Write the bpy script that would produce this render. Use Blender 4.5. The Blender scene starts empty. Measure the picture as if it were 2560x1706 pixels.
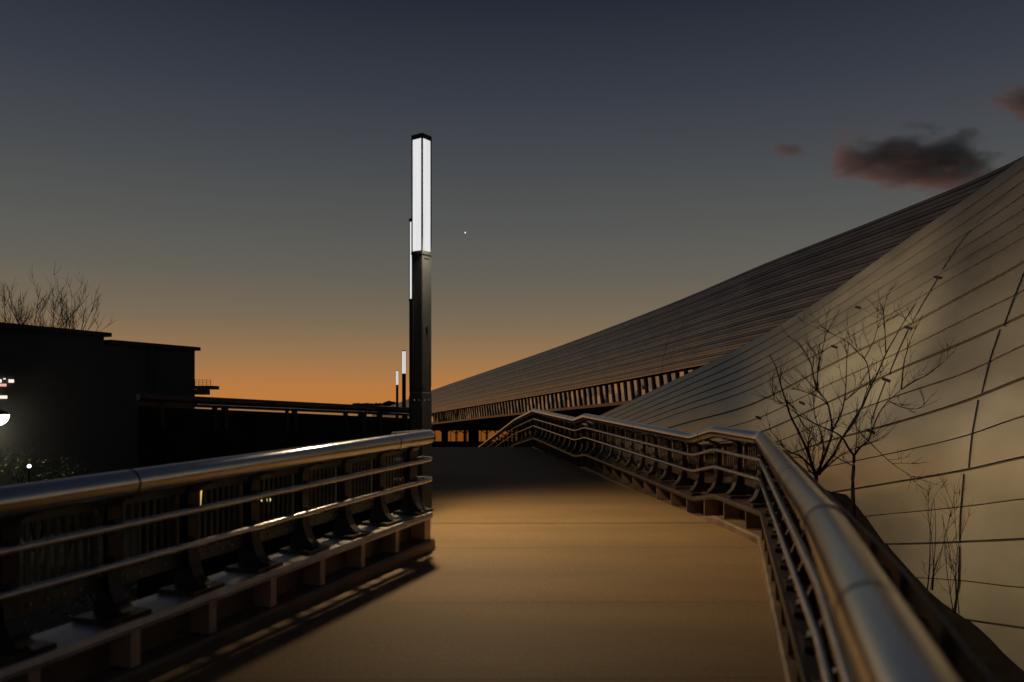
import bpy, bmesh, math, random
from mathutils import Vector, Matrix
random.seed(7)
S = bpy.context.scene
COL = S.collection
R = math.radians

# ------------------------------------------------------------------ camera, sky, exposure
EZ = 6.0                      # eye height above the lower ground (the ramp is raised)
F = 2000.0                    # focal length in pixels of a 2560 wide picture
HOR = 1010.0                  # horizon row
cam = bpy.data.cameras.new("camera")
cam.sensor_width = 36.0
cam.lens = 36.0 * F / 2560.0
cam.shift_y = (HOR - 853.0) / 2560.0
cam.clip_start = 0.05
cam.clip_end = 9000
cam.dof.use_dof = True
cam.dof.focus_distance = 22.0
cam.dof.aperture_fstop = 1.5
co = bpy.data.objects.new("camera", cam)
COL.objects.link(co)
co.location = (0, 0, EZ)
co.rotation_euler = (R(90), 0, 0)
S.camera = co

w = bpy.data.worlds.new("World")
S.world = w
w.use_nodes = True
nt = w.node_tree
nt.nodes.clear()
out = nt.nodes.new("ShaderNodeOutputWorld")
bg = nt.nodes.new("ShaderNodeBackground")
tc = nt.nodes.new("ShaderNodeTexCoord")
sp = nt.nodes.new("ShaderNodeSeparateXYZ")
nt.links.new(tc.outputs["Generated"], sp.inputs[0])


def ramp(tree, stops, interp='LINEAR'):
    n = tree.nodes.new("ShaderNodeValToRGB")
    cr = n.color_ramp
    cr.interpolation = interp
    while len(cr.elements) < len(stops):
        cr.elements.new(0.5)
    for e, (p, c) in zip(cr.elements, stops):
        e.position = p
        e.color = (c[0], c[1], c[2], 1)
    return n


def lin(r, g, b):
    f = lambda c: ((c / 255 + .055) / 1.055) ** 2.4 if c > 10 else c / 255 / 12.92
    return (f(r), f(g), f(b))


def sky(stops):
    return ramp(nt, [((p + .1) / 1.1, lin(*c)) for p, c in stops])


sunset = sky([(-.1, (26, 18, 12)), (-.012, (120, 76, 36)), (0.0, (190, 121, 57)), (.02, (183, 122, 67)), (.055, (153, 117, 78)),
              (.1, (121, 106, 85)), (.155, (100, 96, 87)), (.21, (87, 88, 85)), (.28, (72, 75, 79)),
              (.36, (56, 60, 70)), (.45, (38, 42, 54)), (1.0, (22, 26, 38))])
dusk = sky([(-.1, (12, 11, 12)), (0, (70, 58, 52)), (.06, (66, 60, 58)), (.15, (58, 58, 62)), (.3, (46, 50, 60)),
            (.5, (34, 38, 50)), (1.0, (22, 26, 38))])
ez = nt.nodes.new("ShaderNodeMath"); ez.operation = 'MULTIPLY_ADD'
ez.inputs[1].default_value = 1 / 1.1; ez.inputs[2].default_value = .1 / 1.1
nt.links.new(sp.outputs[2], ez.inputs[0])
nt.links.new(ez.outputs[0], sunset.inputs[0])
nt.links.new(ez.outputs[0], dusk.inputs[0])
az = nt.nodes.new("ShaderNodeMapRange")
az.interpolation_type = 'SMOOTHSTEP'
az.inputs["From Min"].default_value = -.55
az.inputs["From Max"].default_value = .6
nt.links.new(sp.outputs[1], az.inputs["Value"])
mx = nt.nodes.new("ShaderNodeMix"); mx.data_type = 'RGBA'
nt.links.new(az.outputs[0], mx.inputs[0])
nt.links.new(dusk.outputs[0], mx.inputs[6])
nt.links.new(sunset.outputs[0], mx.inputs[7])
nt.links.new(mx.outputs[2], bg.inputs["Color"])
bg.inputs["Strength"].default_value = 1.0
nt.links.new(bg.outputs[0], out.inputs[0])
sun = bpy.data.lights.new("sun", 'SUN')
sun.energy = .58
sun.color = (1.0, .46, .34)
sun.angle = R(3)
so = bpy.data.objects.new("sun", sun)
COL.objects.link(so)
# the sun has just set: only the clouds still catch it
so.rotation_euler = Vector((.34, -.94, .03)).to_track_quat('-Z', 'Y').to_euler()
S.view_settings.view_transform = 'Standard'
S.view_settings.look = 'None'
S.view_settings.exposure = 0
S.view_settings.gamma = 1
try:
    S.cycles.sample_clamp_indirect = 4
    S.cycles.max_bounces = 8
    S.cycles.use_denoising = True
except Exception:
    pass


# ------------------------------------------------------------------ helpers
def P(px, py, Y):
    """the place Y metres ahead seen at a pixel of the 2560 x 1706 photograph"""
    return Vector(((px - 1280) / F * Y, Y, EZ - (py - HOR) / F * Y))


def lerp(a, b, t):
    return a + (b - a) * t


def interp(tab, x):
    """smooth interpolation through (x, y) pairs, straight beyond the ends"""
    n = len(tab)
    if x <= tab[0][0]:
        i = 0
    elif x >= tab[-1][0]:
        i = n - 2
    else:
        i = max(j for j in range(n - 1) if tab[j][0] <= x)
    x0, y0 = tab[i]; x1, y1 = tab[i + 1]
    h = x1 - x0
    t = (x - x0) / h
    if t < 0 or t > 1:
        return y0 + (y1 - y0) * t
    d = (y1 - y0) / h
    m0 = d if i == 0 else (y1 - tab[i - 1][1]) / (x1 - tab[i - 1][0])
    m1 = d if i == n - 2 else (tab[i + 2][1] - y0) / (tab[i + 2][0] - x0)
    return ((2 * t ** 3 - 3 * t ** 2 + 1) * y0 + (t ** 3 - 2 * t ** 2 + t) * h * m0
            + (-2 * t ** 3 + 3 * t ** 2) * y1 + (t ** 3 - t ** 2) * h * m1)


MATS = {}


def mat(name, col, rough=.5, metal=0.0, noise=None, bump=0.0, bscale=40.0, var=.25, stretch=None, coat=0.0, rvar=.12, bdist=.02):
    m = bpy.data.materials.new(name)
    m.use_nodes = True
    t = m.node_tree
    b = t.nodes["Principled BSDF"]
    b.inputs["Roughness"].default_value = rough
    b.inputs["Metallic"].default_value = metal
    b.inputs["Base Color"].default_value = (*col, 1)
    if coat:
        b.inputs["Coat Weight"].default_value = coat
    if noise:
        c = t.nodes.new("ShaderNodeTexCoord")
        src = c.outputs["Object"]
        if stretch:
            mp = t.nodes.new("ShaderNodeMapping")
            mp.inputs["Scale"].default_value = stretch
            t.links.new(src, mp.inputs[0])
            src = mp.outputs[0]
        n = t.nodes.new("ShaderNodeTexNoise")
        n.inputs["Scale"].default_value = noise
        n.inputs["Detail"].default_value = 6
        t.links.new(src, n.inputs["Vector"])
        cr = ramp(t, [(.3, [x * (1 - var) for x in col]), (.7, [min(1, x * (1 + var)) for x in col])])
        t.links.new(n.outputs[0], cr.inputs[0])
        t.links.new(cr.outputs[0], b.inputs["Base Color"])
        mr = t.nodes.new("ShaderNodeMapRange")
        mr.inputs["To Min"].default_value = max(.03, rough - rvar)
        mr.inputs["To Max"].default_value = min(1, rough + rvar)
        t.links.new(n.outputs[0], mr.inputs["Value"])
        t.links.new(mr.outputs[0], b.inputs["Roughness"])
        if bump:
            n2 = t.nodes.new("ShaderNodeTexNoise")
            n2.inputs["Scale"].default_value = bscale
            n2.inputs["Detail"].default_value = 4
            t.links.new(src, n2.inputs["Vector"])
            bp = t.nodes.new("ShaderNodeBump")
            bp.inputs["Strength"].default_value = bump
            bp.inputs["Distance"].default_value = bdist
            t.links.new(n2.outputs[0], bp.inputs["Height"])
            t.links.new(bp.outputs[0], b.inputs["Normal"])
    MATS[name] = m
    return m


def emat(name, col, strength):
    m = bpy.data.materials.new(name)
    m.use_nodes = True
    t = m.node_tree
    t.nodes.clear()
    o = t.nodes.new("ShaderNodeOutputMaterial")
    e = t.nodes.new("ShaderNodeEmission")
    e.inputs[0].default_value = (*col, 1)
    e.inputs[1].default_value = strength
    t.links.new(e.outputs[0], o.inputs[0])
    MATS[name] = m
    return m


mat("steel", (.62, .60, .58), .18, 1.0, noise=5, var=.08, rvar=.04)
mat("thin_steel", (.55, .53, .5), .22, 1.0, noise=12, var=.12, rvar=.06)
mat("dark_steel", (.055, .042, .034), .42, .3, noise=6, var=.4, bump=.1, bscale=60)
mat("picket_lit", (.17, .15, .085), .55, noise=5, var=.3)  # light on the left pickets put into an olive tone; the right ones stay dark
mat("web_lit", (.55, .38, .25), .5, noise=4, var=.3)  # pale brown stands in for light on the left railing's webs
mat("brown_plate", (.2, .135, .085), .5, .2, noise=4, var=.35, bump=.1, bscale=50)
mat("zinc_ledge", (.52, .49, .45), .42, .5, noise=5, var=.25, bump=.08, bscale=50)
mat("lamp_paint", (.012, .016, .023), .55, .0, noise=3, var=.25)
mat("lamp_base_paint", (.017, .022, .03), .55, .0, noise=3, var=.25)
mat("bolt_metal", (.5, .5, .5), .3, 1.0)
mat("concrete_dark", (.06, .05, .042), .85, noise=2.5, var=.35, bump=.3, bscale=30)
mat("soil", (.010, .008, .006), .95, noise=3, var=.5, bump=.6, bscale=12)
mat("ground_mat", (.03, .032, .02), .95, noise=.6, var=.5, bump=.6, bscale=6)
mat("black_wall", (.02, .016, .013), .7, noise=2, var=.4)
mat("hall_wall", (.06, .062, .066), .75, noise=.7, var=.18)
mat("hall_trim", (.03, .031, .034), .6, noise=2, var=.2)
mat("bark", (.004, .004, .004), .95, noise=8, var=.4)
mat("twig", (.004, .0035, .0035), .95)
mat("leaf", (.075, .095, .025), .55, noise=3, var=.5)
MATS["leaf"].node_tree.nodes["Principled BSDF"].inputs["Transmission Weight"].default_value = .25
mat("far_clad", (.56, .43, .31), .34, .9, noise=.35, var=.16, stretch=(.15, 1, 3), rvar=.08)
mat("near_clad", (.50, .43, .32), .36, .68, noise=.55, var=.27, stretch=(1.2, .5, .8), rvar=.13, bump=.5, bscale=.5, bdist=.12)
mat("panel_joint", (.075, .058, .042), .7)
mat("seam", (.012, .011, .011), .6)
mat("trim_metal", (.36, .27, .2), .4, .7, noise=1, var=.15)
mat("slat_wall", (.035, .03, .028), .6, noise=2, var=.3)
mat("glass", (.9, .84, .86), .05, 1.0)
mat("mullion", (.02, .018, .018), .5)
mat("far_dark", (.015, .015, .013), .9)
emat("lit_pane", (1.0, .30, .035), .2)
emat("lit_window_white", (1.0, .84, .7), 1.1)
emat("lit_window_red", (1.0, .55, .42), .8)
emat("luminaire", (1.0, .93, .75), 9.0)
emat("bollard_glow", (1.0, .62, .16), 1.1)
emat("spot_glow", (.95, .95, 1.0), 2.4)
emat("green_glow", (.85, 1.0, .35), .9)
emat("star_glow", (.85, .92, 1.0), 1.3)


def lens_material():
    m = bpy.data.materials.new("lamp_lens")
    m.use_nodes = True
    t = m.node_tree
    t.nodes.clear()
    o = t.nodes.new("ShaderNodeOutputMaterial")
    e = t.nodes.new("ShaderNodeEmission")
    c = t.nodes.new("ShaderNodeTexCoord")
    n = t.nodes.new("ShaderNodeTexNoise")
    n.inputs["Scale"].default_value = 1.5
    mp = t.nodes.new("ShaderNodeMapping"); mp.inputs["Scale"].default_value = (9, 9, .5)
    t.links.new(c.outputs["Object"], mp.inputs[0])
    t.links.new(mp.outputs[0], n.inputs[0])
    cr = ramp(t, [(.3, (.74, .74, .75)), (.7, (.84, .84, .84))])
    t.links.new(n.outputs[0], cr.inputs[0])
    t.links.new(cr.outputs[0], e.inputs[0])
    e.inputs[1].default_value = .97
    t.links.new(e.outputs[0], o.inputs[0])
    MATS["lamp_lens"] = m


def deck_material():
    m = bpy.data.materials.new("deck_paving")
    m.use_nodes = True
    t = m.node_tree
    b = t.nodes["Principled BSDF"]
    c = t.nodes.new("ShaderNodeTexCoord")
    mp = t.nodes.new("ShaderNodeMapping"); mp.inputs["Scale"].default_value = (.35, 1.4, 1)
    t.links.new(c.outputs["Object"], mp.inputs[0])
    n1 = t.nodes.new("ShaderNodeTexNoise"); n1.inputs["Scale"].default_value = 1.1; n1.inputs["Detail"].default_value = 5
    t.links.new(mp.outputs[0], n1.inputs[0])
    n2 = t.nodes.new("ShaderNodeTexNoise"); n2.inputs["Scale"].default_value = 55; n2.inputs["Detail"].default_value = 3
    t.links.new(c.outputs["Object"], n2.inputs[0])
    cr = ramp(t, [(.3, (.215, .138, .056)), (.5, (.255, .162, .066)), (.72, (.295, .188, .077))])
    t.links.new(n1.outputs[0], cr.inputs[0])
    c2 = ramp(t, [(.35, (.8, .8, .8)), (.65, (1.1, 1.1, 1.1))])
    t.links.new(n2.outputs[0], c2.inputs[0])
    mm = t.nodes.new("ShaderNodeMix"); mm.data_type = 'RGBA'; mm.blend_type = 'MULTIPLY'; mm.inputs[0].default_value = 1
    t.links.new(cr.outputs[0], mm.inputs[6]); t.links.new(c2.outputs[0], mm.inputs[7])
    t.links.new(mm.outputs[2], b.inputs["Base Color"])
    b.inputs["Roughness"].default_value = .75
    bp = t.nodes.new("ShaderNodeBump"); bp.inputs["Strength"].default_value = .25; bp.inputs["Distance"].default_value = .01
    t.links.new(n2.outputs[0], bp.inputs["Height"])
    t.links.new(bp.outputs[0], b.inputs["Normal"])
    MATS["deck_paving"] = m


lens_material()
deck_material()
for n_ in ("bark", "twig", "soil", "panel_joint", "seam", "slat_wall", "far_dark", "black_wall"):
    MATS[n_].node_tree.nodes["Principled BSDF"].inputs["Specular IOR Level"].default_value = .05



class MB:
    """collects vertices and faces, then links them as one mesh object"""

    def __init__(self):
        self.v = []; self.f = []

    def quad_strip(self, rows, closed=False):
        b = len(self.v)
        n = len(rows[0])
        for r in rows:
            self.v += [tuple(p) for p in r]
        for i in range(len(rows) - 1):
            for j in range(n if closed else n - 1):
                k = (j + 1) % n
                self.f.append((b + i * n + j, b + i * n + k, b + (i + 1) * n + k, b + (i + 1) * n + j))
        return b

    def cap(self, ring):
        b = len(self.v)
        self.v += [tuple(p) for p in ring]
        self.f.append(tuple(range(b, b + len(ring))))

    def tube(self, pts, r, n=10, caps=True, rz=None):
        pts = [Vector(p) for p in pts]
        rr = r if isinstance(r, (list, tuple)) else [r] * len(pts)
        rows = []
        up = Vector((0, 0, 1))
        for i, p in enumerate(pts):
            a = pts[max(0, i - 1)]; c = pts[min(len(pts) - 1, i + 1)]
            d1 = (p - a).normalized() if i else (c - p).normalized()
            d2 = (c - p).normalized() if i < len(pts) - 1 else d1
            d = (d1 + d2)
            d = d.normalized() if d.length > 1e-6 else d1
            s = d.cross(up)
            if s.length < .05:
                s = d.cross(Vector((1, 0, 0)))
            s.normalize()
            u = s.cross(d).normalized()
            k = 1 / max(.5, d.dot(d1))
            rows.append([p + (s * math.cos(t) * k + u * math.sin(t)) * rr[i] for t in [2 * math.pi * q / n for q in range(n)]])
        self.quad_strip(rows, closed=True)
        if caps:
            self.cap(rows[0][::-1]); self.cap(rows[-1])
        return self

    def box(self, c, sx, sy, sz, ax=Vector((1, 0, 0)), ay=Vector((0, 1, 0)), az_=Vector((0, 0, 1))):
        c = Vector(c)
        b = len(self.v)
        for z in (-1, 1):
            for y in (-1, 1):
                for x in (-1, 1):
                    self.v.append(tuple(c + ax * (x * sx / 2) + ay * (y * sy / 2) + az_ * (z * sz / 2)))
        for q in ((0, 1, 3, 2), (4, 6, 7, 5), (0, 4, 5, 1), (1, 5, 7, 3), (3, 7, 6, 2), (2, 6, 4, 0)):
            self.f.append(tuple(b + i for i in q))
        return self

    def bar(self, a, c, wx, wy):
        a = Vector(a); c = Vector(c)
        d = (c - a).normalized()
        s = d.cross(Vector((0, 0, 1)))
        if s.length < .05:
            s = Vector((1, 0, 0))
        s.normalize()
        u = s.cross(d).normalized()
        return self.box((a + c) / 2, wx, wy, (c - a).length, s, u, d)

    def prism(self, ring, vec):
        """closed polygon pushed along a vector"""
        vec = Vector(vec)
        r0 = [Vector(p) for p in ring]
        r1 = [p + vec for p in r0]
        self.quad_strip([r0, r1], closed=True)
        self.cap(r0[::-1]); self.cap(r1)
        return self

    def sphere(self, c, r, n=8, m=5, sq=(1, 1, 1)):
        c = Vector(c)
        rows = []
        for i in range(m + 1):
            ph = math.pi * i / m
            rr = max(1e-4, math.sin(ph))
            rows.append([c + Vector((r * rr * math.cos(2 * math.pi * j / n) * sq[0], r * rr * math.sin(2 * math.pi * j / n) * sq[1],
                                     r * math.cos(ph) * sq[2])) for j in range(n)])
        self.quad_strip(rows, closed=True)
        return self

    def build(self, name, m, parent=None, smooth=False, origin=None, bevel=0):
        me = bpy.data.meshes.new(name)
        o = Vector(origin) if origin is not None else Vector((0, 0, 0))
        if origin is None and parent is not None:
            o = parent.matrix_world.translation if parent.type == 'EMPTY' else Vector(parent.get('_o', (0, 0, 0)))
        me.from_pydata([tuple(Vector(p) - o) for p in self.v], [], self.f)
        me.validate()
        bm = bmesh.new(); bm.from_mesh(me)
        bmesh.ops.remove_doubles(bm, verts=bm.verts, dist=1e-5)
        bmesh.ops.recalc_face_normals(bm, faces=bm.faces)
        bm.to_mesh(me); bm.free()
        if smooth:
            for p in me.polygons:
                p.use_smooth = True
            try:
                me.set_sharp_from_angle(angle=R(42))
            except Exception:
                pass
        me.materials.append(MATS[m] if isinstance(m, str) else m)
        ob = bpy.data.objects.new(name, me)
        COL.objects.link(ob)
        if parent is not None:
            ob.parent = parent
        elif origin is not None:
            ob.location = o
        if bevel:
            bv = ob.modifiers.new("bevel", 'BEVEL'); bv.width = bevel; bv.segments = 2; bv.limit_method = 'ANGLE'
        return ob


def tag(o, label=None, cat=None, group=None, kind=None):
    if label: o["label"] = label
    if cat: o["category"] = cat
    if group: o["group"] = group
    if kind: o["kind"] = kind
    return o


def empty(name, loc, label, cat, group=None):
    e = bpy.data.objects.new(name, None)
    COL.objects.link(e)
    e.location = loc
    e.empty_display_size = .2
    e.matrix_world = Matrix.Translation(Vector(loc))
    return tag(e, label, cat, group)


def point_light(name, loc, power, col, r=.1, parent=None):
    l = bpy.data.lights.new(name, 'POINT')
    l.energy = power; l.color = col; l.shadow_soft_size = r
    o = bpy.data.objects.new(name, l)
    COL.objects.link(o)
    if parent is not None:
        o.parent = parent
        o.location = Vector(loc) - parent.matrix_world.translation
    else:
        o.location = loc
    return o


# ------------------------------------------------------------------ ground
g = MB()
g.v = [(-900, -300, 0), (900, -300, 0), (900, 2500, 0), (-900, 2500, 0)]
g.f = [(0, 1, 2, 3)]
tag(g.build("ground", "ground_mat"), kind="structure")


wt = MB()
wt.v = [(-700, 130, .004), (-14, 130, .004), (-40, 2400, .004), (-1500, 2400, .004)]
wt.f = [(0, 1, 2, 3)]
mat("water_mat", (.02, .02, .02), .1, noise=.05, var=.2, rvar=.03, bump=.05, bscale=.3)
tag(wt.build("water", "water_mat"), kind="structure")


def deck_z(y):
    return EZ - 1.66 + .01358 * min(y, 24.3) - .17 * max(0, y - 24.6)


# the walkway: a solid raised ramp, top sheet in rows so that it follows the crest
rows_y = [-3, 0, 2, 4, 6, 8, 8.6, 8.7, 10, 12, 16, 20, 23, 24, 24.6, 25.5, 28, 32, 38]


def left_edge(y):
    return -3.88 + .357 * y if y <= 8.6 else -.1 * y - .03


RTOP = [(-.62 * .31, -1.0)]


def right_edge(y):
    return interp_lin([(-3, -.68), (1.26, .60), (3.07, 1.16), (8.86, 2.72), (10.2, 2.56), (10.97, 2.45), (17.3, 1.58), (18.4, 1.45),
                       (24.3, .68), (38, -1.1)], y) + .03


def interp_lin(tab, x):
    for (x0, y0), (x1, y1) in zip(tab, tab[1:]):
        if x <= x1:
            return y0 + (y1 - y0) * (x - x0) / (x1 - x0)
    return tab[-1][1]


d = MB()
top_rows = []
for y in rows_y:
    xl, xr = left_edge(y), right_edge(y)
    top_rows.append([Vector((lerp(xl, xr, t), y, deck_z(y))) for t in (0, .25, .5, .75, 1)])
d.quad_strip(top_rows)
tag(d.build("walkway", "deck_paving", smooth=True), kind="structure")
body = MB()
for a, b in ((0, 0), (4, 4)):
    body.quad_strip([[r[a] - Vector((0, 0, .01)) for r in top_rows], [Vector((r[a].x, r[a].y, -.2)) for r in top_rows]])
body.quad_strip([[p - Vector((0, 0, .012)) for p in top_rows[0]], [Vector((p.x, p.y, -.2)) for p in top_rows[0]]])
tag(body.build("walkway_base", "concrete_dark"), kind="structure")
# joints across the paving
for y, t in ((10.15, .02), (8.55, .008), (6.3, .004), (4.6, .004)):
    j = MB()
    xl, xr = left_edge(y), right_edge(y)
    z = deck_z(y) + .004
    j.v = [(xl, y, z), (xr, y + .05, z), (xr, y + .05 + t, z + .0003), (xl, y + t, z + .0003)]
    j.f = [(0, 1, 2, 3)]
    tag(j.build("paving_joint", "panel_joint"), kind="structure")


# ------------------------------------------------------------------ railings
def fillet(pts, r=.1):
    res = [Vector(pts[0])]
    for i in range(1, len(pts) - 1):
        p = Vector(pts[i])
        a = (Vector(pts[i - 1]) - p); c = (Vector(pts[i + 1]) - p)
        ra = min(r, a.length * .4); rc = min(r, c.length * .4)
        A = p + a.normalized() * ra; C = p + c.normalized() * rc
        for t in (0, .33, .67, 1):
            res.append(A * (1 - t) ** 2 + p * 2 * t * (1 - t) + C * t * t)
    res.append(Vector(pts[-1]))
    return res


class Path:
    def __init__(self, pts, side):
        self.p = [Vector(q) for q in pts]
        self.side = side
        self.s = [0]
        for a, b in zip(self.p, self.p[1:]):
            self.s.append(self.s[-1] + (b - a).length)
        self.n = []
        for a, b in zip(self.p, self.p[1:]):
            t = Vector((b.x - a.x, b.y - a.y, 0)).normalized()
            self.n.append(Vector((-t.y, t.x, 0)) * side)

    def at(self, s):
        i = 0
        while i < len(self.p) - 2 and s > self.s[i + 1]:
            i += 1
        k = (s - self.s[i]) / (self.s[i + 1] - self.s[i])
        t = (self.p[i + 1] - self.p[i]).normalized()
        return self.p[i].lerp(self.p[i + 1], k), t, self.n[i]

    def off(self, t, dz):
        """the path moved outwards by t, with mitred corners"""
        res = []
        for i, p in enumerate(self.p):
            if i == 0: m = self.n[0]
            elif i == len(self.p) - 1: m = self.n[-1]
            else:
                m = self.n[i - 1] + self.n[i]
                m = m / max(.6, m.length_squared / 2) if m.length > .1 else self.n[i]
            res.append(p + m * t + Vector((0, 0, dz)))
        return res

    def sweep(self, mb, prof):
        cols = [self.off(t, z) for t, z in prof]
        rows = [[c[i] for c in cols] for i in range(len(self.p))]
        mb.quad_strip(rows, closed=True)
        mb.cap(rows[0][::-1]); mb.cap(rows[-1])
        return mb


POST_PROFILE = [(.01, -.80), (.29, -.80), (.285, -.72), (.235, -.62), (.215, -.5), (.215, -.2), (.20, -.12), (.15, -.085), (.06, -.07),
                (.06, -.10), (.13, -.115), (.155, -.15), (.16, -.22), (.16, -.52), (.145, -.62), (.11, -.70), (.05, -.755), (.01, -.77)]


def railing(pts, side, label, ledge="zinc_ledge", s0=.3, spacing=.66, tube_r=.076, group=None, bolts=False, extra=()):
    path = Path(pts, side)
    root = empty("railing", path.p[0] - Vector((0, 0, 1.2)), label, "railing", group)
    MB().tube(fillet(path.p, .12), tube_r, 20).build("handrail", "steel", root, smooth=True)
    for dz in (-.235, -.45):
        MB().tube(fillet(path.off(-.02, dz), .08), .022, 10).build("mid_rail", "thin_steel", root, smooth=True)
    # ledge plate with a rounded lip, channel at the foot, recessed back plate
    path.sweep(MB(), [(-.03, -.835), (-.02, -.80), (.31, -.80), (.31, -.825), (0, -.825), (0, -.86), (-.025, -.86)]).build("ledge", ledge, root)
    path.sweep(MB(), [(-.05, -1.34), (-.05, -1.10), (-.03, -1.075), (.30, -1.075), (.30, -1.34)]).build("kerb_channel", "brown_plate", root)
    bt = .15 if bolts else .2
    path.sweep(MB(), [(bt, -1.07), (bt, -.83), (bt + .015, -.83), (bt + .015, -1.07)]).build("back_plate", "brown_plate" if bolts else "dark_steel", root)
    L = path.s[-1]
    n = int((L - s0 - .05) / spacing)
    ss = sorted([s0 + i * spacing for i in range(n + 1)] + list(extra))
    for i, s in enumerate(ss):
        p, t, nn = path.at(s)
        th = Vector((t.x, t.y, 0)).normalized()
        m = MB()
        m.prism([p + nn * a + Vector((0, 0, b)) - th * .014 for a, b in POST_PROFILE], th * .028)
        m.box(p + nn * .15 + Vector((0, 0, -.79)), .28, .16, .018, nn, th)
        for dz in (-.235, -.45):
            m.bar(p + nn * .17 + Vector((0, 0, dz - .035)), p + nn * -.015 + Vector((0, 0, dz - .018)), .012, .03)
            m.box(p + nn * .15 + Vector((0, 0, dz - .03)), .05, .05, .08, nn, th)
        m.box(p + nn * .02 + Vector((0, 0, -.075)), .1, .07, .02, nn, th)
        m.box(p + nn * .155 + Vector((0, 0, -.785)), .29, .30, .03, nn, th)
        fl = [(.06, -.10), (.13, -.115), (.155, -.15), (.16, -.22), (.16, -.52), (.145, -.62), (.11, -.70), (.05, -.755)]
        m.quad_strip([[p + nn * (a + e) + Vector((0, 0, b - e * .3)) + th * w_ for e, w_ in ((-.014, -.05), (-.014, .05), (.002, .05), (.002, -.05))] for a, b in fl], closed=True)
        m.build("post", "dark_steel", root)
        wb = MB()
        wb.box(p + nn * (bt / 2 - .008) + Vector((0, 0, -.95)), bt + .01, .02 if not bolts else .07, .235, nn, th)
        wb.build("web_plate", "web_lit" if bolts else "brown_plate", root)
        if i + 1 < len(ss):
            q, t2, n2 = path.at(ss[i + 1])
            if (n2 - nn).length > .8:
                continue
            pm = MB()
            A = p + nn * .235; B = q + n2 * .235
            up = Vector((0, 0, 1))
            for dz, hh in ((-.14, .05), (-.60, .085)):
                pm.bar(A + up * dz, B + up * dz, .015, hh)
            nb = 10
            for k in range(nb):
                c = A.lerp(B, (k + .75) / (nb + .5)) + n2 * .012
                pm.bar(c + up * -.57, c + up * -.15, .012, .035 if k < nb - 1 else .08)
            pan = pm.build("picket_panel", "picket_lit" if bolts else "dark_steel", root)
            if bolts:
                for k in range(6):
                    bb = MB().sphere(A.lerp(B, (k + .6) / 6.2) + up * -.60 - n2 * .012, .011, 6, 4).build("bolt", "bolt_metal", None)
                    for v in bb.data.vertices:
                        v.co = Vector(v.co) - root.matrix_world.translation
                    bb.parent = pan
    # rings where lengths of handrail join
    for s_ in (2.35, 5.3, 8.6, 11.5, 14.5, 20.0):
        if s_ < path.s[-1] - .5:
            p, t, nn = path.at(s_)
            MB().tube([p - t * .006, p + t * .006], tube_r * 1.018, 20, caps=False).build("joint_ring", "seam", root, smooth=True)
    return root, path


TZ = -.075   # handrail centre below its top


def top(px, py, Y):
    v = P(px, py, Y); v.z += TZ; return v


# left railing: rises towards its far end, then turns away left round the landing
la = top(0, 1218, 3.85); lb = top(1075, 1075, 8.5)
ldir = (la - lb) / (la.y - lb.y)
l0 = lb + ldir * (-.4 - lb.y)
left_pts = [l0, lb, lb + Vector((-.06, .12, .0)), lb + Vector((-.42, .16, -.03))]
railing(left_pts, 1, "steel tube railing with picket panels along the dark left side, ending below the tallest lamp", s0=.05, bolts=True, extra=((lb - l0).length - .05,))

# right railing: comes up beside the camera, turns the corner and runs to the crest
rc = top(1905, 1081, 8.86)
rj = Vector((1.2, 3.07, EZ - .43 - .03))
r0 = Vector((.64, 1.26, EZ - .45 - .03))
rm = r0 + (r0 - rj) * .95
right_pts = [rm, rj, rc, top(1790, 1064, 10.2), top(1735, 1083, 10.97), top(1465, 1034, 17.3), top(1440, 1044, 18.4), top(1335, 1022, 24.3)]
rr, rpath = railing(right_pts, -1, "steel tube railing zigzagging from the near right corner up to the crest of the walkway", ledge="dark_steel", s0=.2)
# sleeve at the joint beside the camera
pj = rpath.p[1]
dj = (rpath.p[2] - pj).normalized()
MB().tube([pj - dj * .05, pj + dj * .10], .083, 20).build("rail_sleeve", "steel", rr, smooth=True)
# stair railing beyond the crest
st = [top(1335, 1022, 24.32) + Vector((-.02, .12, -.02)), top(1290, 1046, 27.5), top(1199, 1116, 35.0), top(1150, 1150, 39)]
railing(st, -1, "steel railing sinking away down to the left behind the crest of the walkway", ledge="dark_steel", s0=.3, spacing=.8)


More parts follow.
